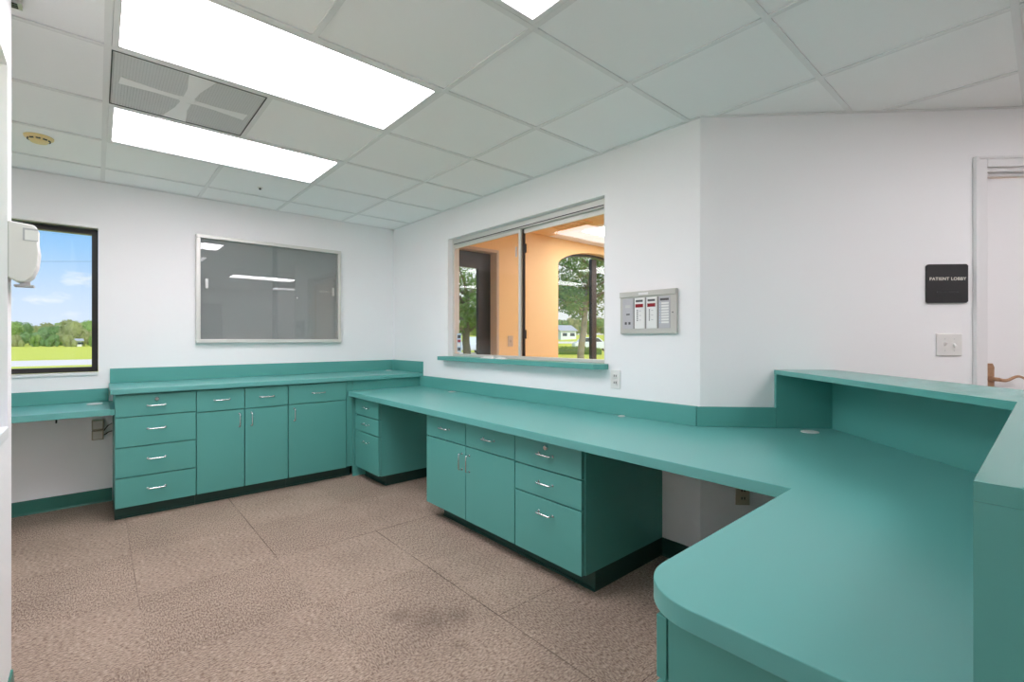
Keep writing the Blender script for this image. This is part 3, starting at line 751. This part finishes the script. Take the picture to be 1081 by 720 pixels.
# surface boxes below the window desk
t = thing('outlet_box', 'beige pair of surface outlet boxes under the window desk', 'outlet', (-2.428, -.001, .48))
for k, z in enumerate((0, .076)):
    q = MB(); q.box(-.034, .034, -.045, 0, z, z + .071, .004); bx_ = q.build('outlet_housing', M['tan_p'], t)
    q = MB(); q.box(-.026, .026, -.0475, -.0455, z + .008, z + .063, .001); q.build('face_plate', M['ivory'], bx_)
for k, pts in enumerate(([(-2.392, -.03, .545), (-2.385, -.05, .56), (-2.37, -.07, .585), (-2.3475, -.08, .60)], [(-2.392, -.02, .51), (-2.38, -.04, .52), (-2.366, -.06, .535), (-2.3475, -.075, .542)])):
    q = MB(); q.tube(pts, .0035, 8)
    tag(q.build('power_cable', M['cable']), ['black cable rising from the beige outlet box, upper one', 'black cable from the beige outlet box, lower one'][k], 'cable', 'cables at the outlet box')
t = thing('hanging_hook', 'small black hook below the front edge of the window desk', 'hook', (-2.632, -.45, .7242))
q = MB(); q.box(-.011, .011, -.008, .008, -.006, 0, .001); q.build('hook_base', M['black_p'], t)
q = MB(); q.tube([(0, 0, -.006), (0, 0, -.03), (0, -.008, -.038), (0, -.016, -.034)], .005, 8); q.build('hook_stem', M['black_p'], t)

# ------------------------------------------------------------------ door wall: sign, switches, door
def on3(s, z, off=.0005): p = w3(s, off); return (p[0], p[1], z)
t = thing('door_sign', 'square black sign reading PATIENT LOBBY on the angled wall', 'sign', on3(1.2445, 1.42), A3)
q = MB(); q.prism_ax([(p[0], p[1]) for p in [(-.092, .0), (.092, .0), (.1, .008), (.1, .192), (.092, .2), (-.092, .2), (-.1, .192), (-.1, .008)]], -.012, 0, 'y'); q.build('plate', M['sign'], t)
def text_mesh(txt, size, depth):
    cu = bpy.data.curves.new('txt', 'FONT'); cu.body = txt; cu.size = size; cu.align_x = 'CENTER'; cu.extrude = depth; cu.space_character = 1.12; cu.offset = .0003
    o = bpy.data.objects.new('txt', cu); C.objects.link(o)
    bpy.context.view_layer.update()
    me = bpy.data.meshes.new_from_object(o.evaluated_get(bpy.context.evaluated_depsgraph_get()))
    bpy.data.objects.remove(o); bpy.data.curves.remove(cu); return me
me = text_mesh('PATIENT LOBBY', .0225, .0008); me.materials.clear(); me.materials.append(M['letter'])
o = bpy.data.objects.new('lettering', me); C.objects.link(o); o.parent = t; o.location = (0, -.0126, .117); o.rotation_euler = (R(90), 0, 0)
q = MB()
random.seed(4)
for k in range(13):
    for a_ in range(2):
        for b_ in range(3):
            if random.random() < .5:
                q.lathe([(.0016, 0), (.001, .001)], 6, Matrix.Translation((-.052 + k * .0086 + a_ * .003, -.012, .053 + b_ * .003)) @ Matrix.Rotation(R(90), 4, 'X'))
q.build('braille', M['darkgrey'], t)
t = thing('switch_plate', 'white double light switch plate below the black sign', 'light switch', on3(1.257, 1.204), A3)
q = MB(); q.box(-.062, .062, -.008, 0, -.0575, .0575, .003); q.build('cover_plate', M['white_p'], t)
for k, s in enumerate((-.023, .023)):
    q = MB(); q.prism_ax([(-.008, -.006), (-.008, .007), (-.02, .016 if k == 0 else -.005), (-.021, .008 if k == 0 else -.013)], s - .005, s + .005, 'x'); q.build('toggle', M['white_p'], t)
    for z in (-.03, .03):
        q = MB(); q.lathe([(.003, 0), (.0025, .0012)], 8, Matrix.Translation((s, -.008, z)) @ Matrix.Rotation(R(90), 4, 'X')); q.build('screw', M['alu'], t)

d1 = struct('door_1', loc=(0, -LC, 0), rz=A3)
q = MB(); c0, c1 = DS0 - .058, DS1 + .058
for xa, xb, za, zb in ((c0, DS0 - .003, 0, DH + .055), (DS1 + .003, c1, 0, DH + .055), (DS0 - .003, DS1 + .003, DH + .003, DH + .055)):
    q.box(xa, xb, -.018, -.0005, za, zb, .004)
q.box(c0 - .004, c0 + .012, -.024, -.001, 0, DH + .059, .004); q.box(c0, c1, -.024, -.001, DH + .044, DH + .059, .004)
q.build('door_casing', M['trim'], d1)
q = MB(); q.box(DS0 + .0005, DS0 + .012, .0, .12, 0, DH - .0005); q.box(DS1 - .012, DS1 - .0005, 0, .12, 0, DH - .0005); q.box(DS0 + .012, DS1 - .012, 0, .12, DH - .014, DH - .0005)
q.box(DS0 + .012, DS1 - .012, .03, .055, DH - .03, DH - .0145); q.build('door_jamb', M['trim'], d1)
q = MB(); q.box(DS0 + .014, DS1 - .014, .056, .098, .008, DH - .032, .002); leaf = q.build('door_leaf', M['wall'], d1)
hx = DS0 + .071
q = MB(); q.prism_ax([(hx - .018, .955), (hx + .018, .955), (hx + .018, 1.06), (hx + .019, 1.085), (hx + .010, 1.105), (hx - .010, 1.105), (hx - .019, 1.085), (hx - .018, 1.06)], .049, .0555, 'y', .001); q.build('handle_plate', M['brass'], leaf)
q = MB(); q.lathe([(.016, 0), (.016, .008), (.010, .014), (.010, .045)], 16, Matrix.Translation((hx, .049, 1.024)) @ Matrix.Rotation(R(90), 4, 'X'))
pts = [(hx, .006, 1.024)]
for k in range(1, 13):
    u = k / 12; pts.append((hx + .125 * u, .006 + .004 * math.sin(u * 3), 1.024 + .010 * math.sin(u * 2 * math.pi + math.pi) * (.4 + u) + .006 * u))
q.tube(pts, .0095, 10, .0055); q.build('lever_handle', M['brass'], leaf)

# rear door (shows only as a reflection)
d2 = struct('door_2')
q = MB(); q.box(-1.198, -.252, -8.15, -8.10, .005, 2.045); q.build('door_leaf', M['greyp'], d2)
q = MB(); q.ring_y(-1.26, -.19, -.06, 2.11, .058, -8.049, -8.035); q.build('door_casing', M['trim'], d2) if False else q.bm.free()
q = MB()
for xa, xb, za, zb in ((-1.26, -1.201, 0, 2.11), (-.249, -.19, 0, 2.11), (-1.201, -.249, 2.051, 2.11)): q.box(xa, xb, -8.0495, -8.033, za, zb)
q.build('door_casing', M['trim'], d2)

# ------------------------------------------------------------------ outdoors
GZ = -.15
g_ = MB(); g_.box(-160, 220, .5, 260, GZ - .5, GZ); g_.box(-160, -4.0, -120, .5, GZ - .5, GZ); g_.box(6.5, 220, -120, .5, GZ - .5, GZ)
struct('ground_lawn', g_, M['lawn'])
q = MB(); q.prism([(-160, 29.2), (26, 29.2), (26, 38.0), (-160, 38.0)], GZ, GZ + .01); struct('road_strip', q, M['road'])
# grass bank to the north-east, with a pale path on it
az = R(49)                                  # bearing of the bank from the camera, from +Y towards +X
bk = struct('ground_bank', loc=(-2.433, -4.738, 0), rz=-az)
prof = [(66, GZ - .3), (70, GZ), (100, 1.9), (160, 2.6), (160, GZ - .3)]
q = MB(); q.prism_ax(prof, -30, 24, 'x'); q.build('bank_grass', M['lawn'], bk)
sl = lambda d: GZ + (d - 70) * (1.9 - GZ) / 30
q = MB(); q.prism_ax([(79, sl(79) + .01), (83, sl(83) + .01), (83, sl(83) + .03), (79, sl(79) + .03)], -30, 24, 'x'); q.build('path', M['road'], bk)

def ray(px, d, z):                        # ground point at viewing depth d in the direction of photo column px
    yaw = .7197; l = (px - 540.5) / 500 * d
    return (-2.433 + math.sin(yaw) * d + math.cos(yaw) * l, -4.738 + math.cos(yaw) * d - math.sin(yaw) * l, z)

def leaves(mb, centre, rad, n, size, rnd):
    bm = mb.bm
    for _ in range(n):
        while True:
            v = Vector((rnd.uniform(-1, 1), rnd.uniform(-1, 1), rnd.uniform(-1, 1)))
            if .25 < v.length < 1: break
        v = v.normalized() * (v.length ** .5)
        p = Vector(centre) + Vector((v.x * rad[0], v.y * rad[1], v.z * rad[2]))
        nrm = (v + Vector((rnd.uniform(-1, 1), rnd.uniform(-1, 1), rnd.uniform(-.4, 1)))).normalized()
        a = nrm.orthogonal().normalized(); a.rotate(Matrix.Rotation(rnd.uniform(0, 6.28), 3, nrm)); c = nrm.cross(a)
        s = size * rnd.uniform(.6, 1.4)
        vs = [bm.verts.new(p + a * s), bm.verts.new(p + c * s * .5 + nrm * s * .1), bm.verts.new(p - a * s), bm.verts.new(p - c * s * .5 + nrm * s * .1)]
        bm.faces.new(vs)
def blobmesh(name, seed, n, size, m, lumps):
    rnd = random.Random(seed); mb = MB()
    for k in range(lumps):
        an = rnd.uniform(0, 6.28); rr = rnd.uniform(.15, .75)
        c = (rr * math.cos(an), rr * math.sin(an), rnd.uniform(.30, .78)); rad = rnd.uniform(.28, .48)
        b = bmesh.new(); bmesh.ops.create_icosphere(b, subdivisions=2, radius=rad * .8)
        for v in b.verts: v.co *= rnd.uniform(.85, 1.12)
        mb.join(b, Matrix.Translation(c))
        leaves(mb, c, (rad, rad, rad * .9), n // lumps, size, rnd)
    me = bpy.data.meshes.new(name); mb.bm.to_mesh(me); mb.bm.free(); me.materials.append(m); return me
crowns = [blobmesh('crown_a', 1, 2600, .045, M['leaf_a'], 9), blobmesh('crown_b', 2, 2600, .045, M['leaf_b'], 9), blobmesh('crown_c', 3, 2600, .045, M['leaf_c'], 9)]
tb = MB(); tb.tube([(0, 0, 0), (.02, 0, .3), (0, .02, .6)], .07, 8, .03)
tme = bpy.data.meshes.new('far_trunk'); tb.bm.to_mesh(tme); tb.bm.free(); tme.materials.append(M['bark'])
ordn = ['first', 'second', 'third', 'fourth', 'fifth', 'sixth', 'seventh', 'eighth', 'ninth', 'tenth']
def fartree(pt, w, h, k, label, group):
    t = thing('far_tree', label, 'tree', pt, k * 1.7, group)
    o = inst('crown', crowns[k % 3], t, (0, 0, 0)); o.scale = (w, w, h)
    o = inst('trunk', tme, t, (0, 0, 0)); o.scale = (w, w, h)
    return t
kinds = ['bright green', 'mid green', 'olive green']
FLX = (4, 18, 32, 46, 60, 74, 88, 102)
FLT = (338, 337, 343, 342, 340, 339, 336.5, 336)      # photo row of each crown top
for k, px in enumerate(FLX):
    d = (90, 100, 110)[k % 3]
    fartree(ray(px, d, GZ), 3.6, (1.234 - GZ + (357.8 - FLT[k]) / 500 * d) / 1.12, k + (k // 3), '%s tree in the far treeline through the left window, %s from the left' % (kinds[(k + k // 3) % 3], ordn[k]), 'treeline beyond the lawn')
# low bushes along the treeline foot
for k in range(6):
    pt = ray((2, 19, 36, 53, 75, 98)[k], 83, GZ)
    t = thing('far_bush', 'low bush at the foot of the far treeline, %s from the left' % ordn[k], 'bush', pt, 0, 'bushes under the treeline')
    o = inst('foliage', crowns[(k + 1) % 3], t, (0, 0, -.25)); o.scale = (1.25, 1.25, 2.3)
def bankz(d): return GZ + (d - 70) * (1.9 - GZ) / 30 if d < 100 else 1.9 + (d - 100) * .7 / 60
FR = [(466, 105, 4, 7.5), (487, 118, 4, 7.4), (508, 106, 4, 7.2), (588, 106, 3.3, 3.6), (601, 115, 3.3, 4.0), (614, 124, 3.6, 4.1), (627, 107, 3.3, 3.7), (640, 117, 3.5, 4.2)]
for k, (px, d, w, h) in enumerate(FR):
    z = bankz(d) - .05 if px > 550 else GZ
    fartree(ray(px, d, z), w, h, k + 1, '%s tree in the far row seen through the lobby windows, %s from the left' % (kinds[(k + 1) % 3], ordn[k]), 'trees beyond the lobby lawn')

def neartree(label, pt, seed, h, r0, lean, barkm, leafm, crown):
    rnd = random.Random(seed)
    t = thing('shade_tree', label, 'tree', pt, 0, 'shade trees outside the lobby')
    tr = MB(); top = Vector((lean[0], lean[1], h))
    n = 8; tp = [Vector((lean[0] * (k / n) ** 1.5 + .05 * math.sin(k * 1.7 + seed), lean[1] * (k / n) ** 1.5, h * k / n)) for k in range(n + 1)]
    tr.tube(tp, r0, 10, r0 * .55)
    ends = []
    for k in range(crown['branches']):
        s = tp[rnd.randint(n // 2, n)]; an = k * 2.4 + rnd.uniform(-.3, .3); ln = rnd.uniform(.7, 1.2) * crown['spread']
        pts = [s + Vector((math.cos(an) * ln * u, math.sin(an) * ln * u, ln * .75 * u - .25 * ln * u * u)) for u in (0, .25, .5, .75, 1)]
        tr.tube(pts, r0 * .4, 7, r0 * .10); ends += pts[2:]
    tr.build('trunk', barkm, t)
    lv = MB()
    for e in ends:
        for _ in range(crown['per']):
            c = e + Vector((rnd.uniform(-.7, .7), rnd.uniform(-.7, .7), rnd.uniform(-.6, .6))) * crown['spread'] * .45
            leaves(lv, c, (.42, .42, .32), crown['n'], .075, rnd)
    lv.build('crown', leafm, t)
    return t
neartree('dark trunked tree seen through the left service pane', ray(492, 21, GZ), 5, 3.3, .20, (.1, 0), M['bark'], M['leaf_d'], dict(branches=16, spread=1.9, per=4, n=55))
neartree('leaning pale trunked tree seen through the arched lobby window', ray(613, 24, GZ), 9, 5.0, .19, (.45, -.35), M['barkpale'], M['leaf_d'], dict(branches=20, spread=2.3, per=4, n=50))
# hedge
hd = MB(); rnd = random.Random(3)
for k in range(40): leaves(hd, (rnd.uniform(-.3, .3), 0, .42 + rnd.uniform(-.1, .08)), (.25, 3.0, .28), 60, .07, rnd)
hd.box(-.35, .35, -2.9, 2.9, 0, .5, .05)
o = hd.build('clipped_hedge', M['leaf_d'], None, ray(600, 42, GZ)); o.rotation_euler = (0, 0, -az + R(90))
tag(o, 'low clipped dark hedge outside the arched lobby window', 'hedge')

def car(label, pt, rz):
    t = thing('parked_car', label, 'car', pt, rz, 'parked cars outside the lobby')
    b = MB(); body = [(-2.2, .35), (2.2, .35), (2.25, .75), (1.9, .95), (.95, 1.02), (-2.0, 1.05), (-2.28, .9), (-2.3, .5)]
    b.prism_ax(body, -.88, .88, 'y', .06); b.prism_ax([(-1.9, 1.0), (1.0, 1.0), (.35, 1.55), (-1.35, 1.58)], -.78, .78, 'y', .05); b.build('body', M['carpaint'], t)
    for s in (-1, 1):
        q = MB(); q.prism_ax([(-1.68, 1.08), (.72, 1.08), (.28, 1.46), (-1.28, 1.48)], s * .785 - .008, s * .785 + .008, 'y'); q.build('side_window', M['carglass'], t)
    q = MB(); q.prism([(.62, -.66), (.98, -.70), (.98, .70), (.62, .66)], 1.04, 1.06); q.build('windscreen', M['carglass'], t)
    for xx in (-1.4, 1.42):
        for s in (-1, 1):
            q = MB(); q.lathe([(.18, -.1), (.33, -.1), (.34, 0), (.33, .1), (.18, .1)], 20, Matrix.Translation((xx, s * .80, .34)) @ Matrix.Rotation(R(90), 4, 'X')); wh = q.build('wheel', M['tyre'], t)
            q = MB(); q.lathe([(.17, -.106), (.17, .106)], 16, Matrix.Translation((xx, s * .80, .34)) @ Matrix.Rotation(R(90), 4, 'X')); q.build('hub_cap', M['alu'], wh)
    return t
car('white parked car right of the hedge, beyond the arched lobby window', ray(627, 52, GZ), -az + R(12))
car('white parked car half hidden beside the first lobby tree, through left pane', ray(505, 46, GZ), -az + R(80))
def house(name, label, pt, rz, w, d, h):
    t = thing(name, label, 'building', pt, rz)
    q = MB(); q.box(-w / 2, w / 2, -d / 2, d / 2, -.3, h); q.build('walls', M['carpaint'], t)
    q = MB(); q.prism_ax([(-d / 2 - .3, h), (d / 2 + .3, h), (0, h + d * .28)], -w / 2 - .3, w / 2 + .3, 'x'); q.build('roof', M['roofm'], t)
    for s in (-1, 1):
        q = MB(); q.box(s * w * .25 - .5, s * w * .25 + .5, -d / 2 - .03, -d / 2 - .001, h * .4, h * .75); q.build('window', M['carglass'], t)
house('white_house', 'small white house among the far trees at the right of the left window', ray(81, 86, GZ), R(8), 1.2, 1.6, 1.0)
house('pale_shed', 'pale shed with sloping roof beyond the lawn at left of arched window', ray(594, 90, bankz(90) - .1), -az + R(35), 3.4, 4.0, 1.6)
# utility line
q = MB(); a_, b_ = ray(20, 60, 11.0), ray(130, 60, 11.0)
z_ = 1.234 + (357.8 - 276) / 500 * 60
q.tube([(a_[0] - 25, a_[1], z_), a_[:2] + (z_,), b_[:2] + (z_,), (b_[0] + 25, b_[1], z_)], .012, 6)
tag(q.build('utility_wire', M['cable']), 'thin overhead utility wire across the sky in the left window', 'wire')

# ------------------------------------------------------------------ sky, sun
w = bpy.data.worlds.new('World'); scene.world = w; w.use_nodes = True; nt = w.node_tree; nt.nodes.clear(); L = nt.links
out = N(nt, 'ShaderNodeOutputWorld'); bg = N(nt, 'ShaderNodeBackground'); tc = N(nt, 'ShaderNodeTexCoord')
sx = N(nt, 'ShaderNodeSeparateXYZ'); L.new(tc.outputs['Generated'], sx.inputs[0])
rp = N(nt, 'ShaderNodeValToRGB'); L.new(sx.outputs[2], rp.inputs[0])
e = rp.color_ramp.elements; e[0].position = 0.0; e[0].color = srgb(226, 236, 252); e[1].position = .5; e[1].color = srgb(70, 140, 225)
for ps, cl in ((.07, (205, 226, 253)), (.14, (160, 207, 252)), (.22, (120, 184, 246))):
    x_ = e.new(ps); x_.color = srgb(*cl)
mp = N(nt, 'ShaderNodeMapping'); mp.inputs['Scale'].default_value = (7, 7, 17); L.new(tc.outputs['Generated'], mp.inputs[0])
nz = N(nt, 'ShaderNodeTexNoise'); nz.inputs['Scale'].default_value = 1.6; nz.inputs['Detail'].default_value = 7; nz.inputs['Roughness'].default_value = .55; L.new(mp.outputs[0], nz.inputs[0])
# more cloud towards the east
ea = MA('MULTIPLY', MA('SUBTRACT', sx.outputs[0], .12), .8, True)
cl = N(nt, 'ShaderNodeValToRGB'); L.new(MA('ADD', nz.outputs['Fac'], ea), cl.inputs[0])
cl.color_ramp.elements[0].position = .58; cl.color_ramp.elements[0].color = (0, 0, 0, 1); cl.color_ramp.elements[1].position = .72; cl.color_ramp.elements[1].color = (1, 1, 1, 1)
mx = N(nt, 'ShaderNodeMix', data_type='RGBA'); L.new(cl.outputs[0], mx.inputs[0]); L.new(rp.outputs[0], mx.inputs[6]); mx.inputs[7].default_value = (.93, .95, .97, 1)
L.new(mx.outputs[2], bg.inputs[0]); bg.inputs[1].default_value = 1.0; L.new(bg.outputs[0], out.inputs[0])
sd = bpy.data.lights.new('sun', 'SUN'); sd.energy = 3.2; sd.angle = R(1); sd.color = (1, .96, .88)
so = bpy.data.objects.new('sun', sd); C.objects.link(so); so.rotation_euler = (R(42), R(-18), 0)

# ------------------------------------------------------------------ camera, view
cd = bpy.data.cameras.new('camera'); cam = bpy.data.objects.new('camera', cd); C.objects.link(cam)
cd.sensor_width = 36; cd.sensor_fit = 'HORIZONTAL'; cd.lens = 500 / 1081 * 36; cd.clip_start = .02; cd.clip_end = 600
cd.shift_y = -(360 - 357.8) / 1081
cam.location = (-2.433, -4.738, 1.234); cam.rotation_euler = (R(90), 0, -.7197)
scene.camera = cam
scene.view_settings.view_transform = 'Standard'; scene.view_settings.look = 'None'
scene.view_settings.gamma = 1; scene.view_settings.use_curve_mapping = False; scene.view_settings.exposure = 0.15
scene.cycles.use_denoising = True
scene.cycles.max_bounces = 12; scene.cycles.diffuse_bounces = 8; scene.cycles.transparent_max_bounces = 16
scene.cycles.sample_clamp_indirect = 6
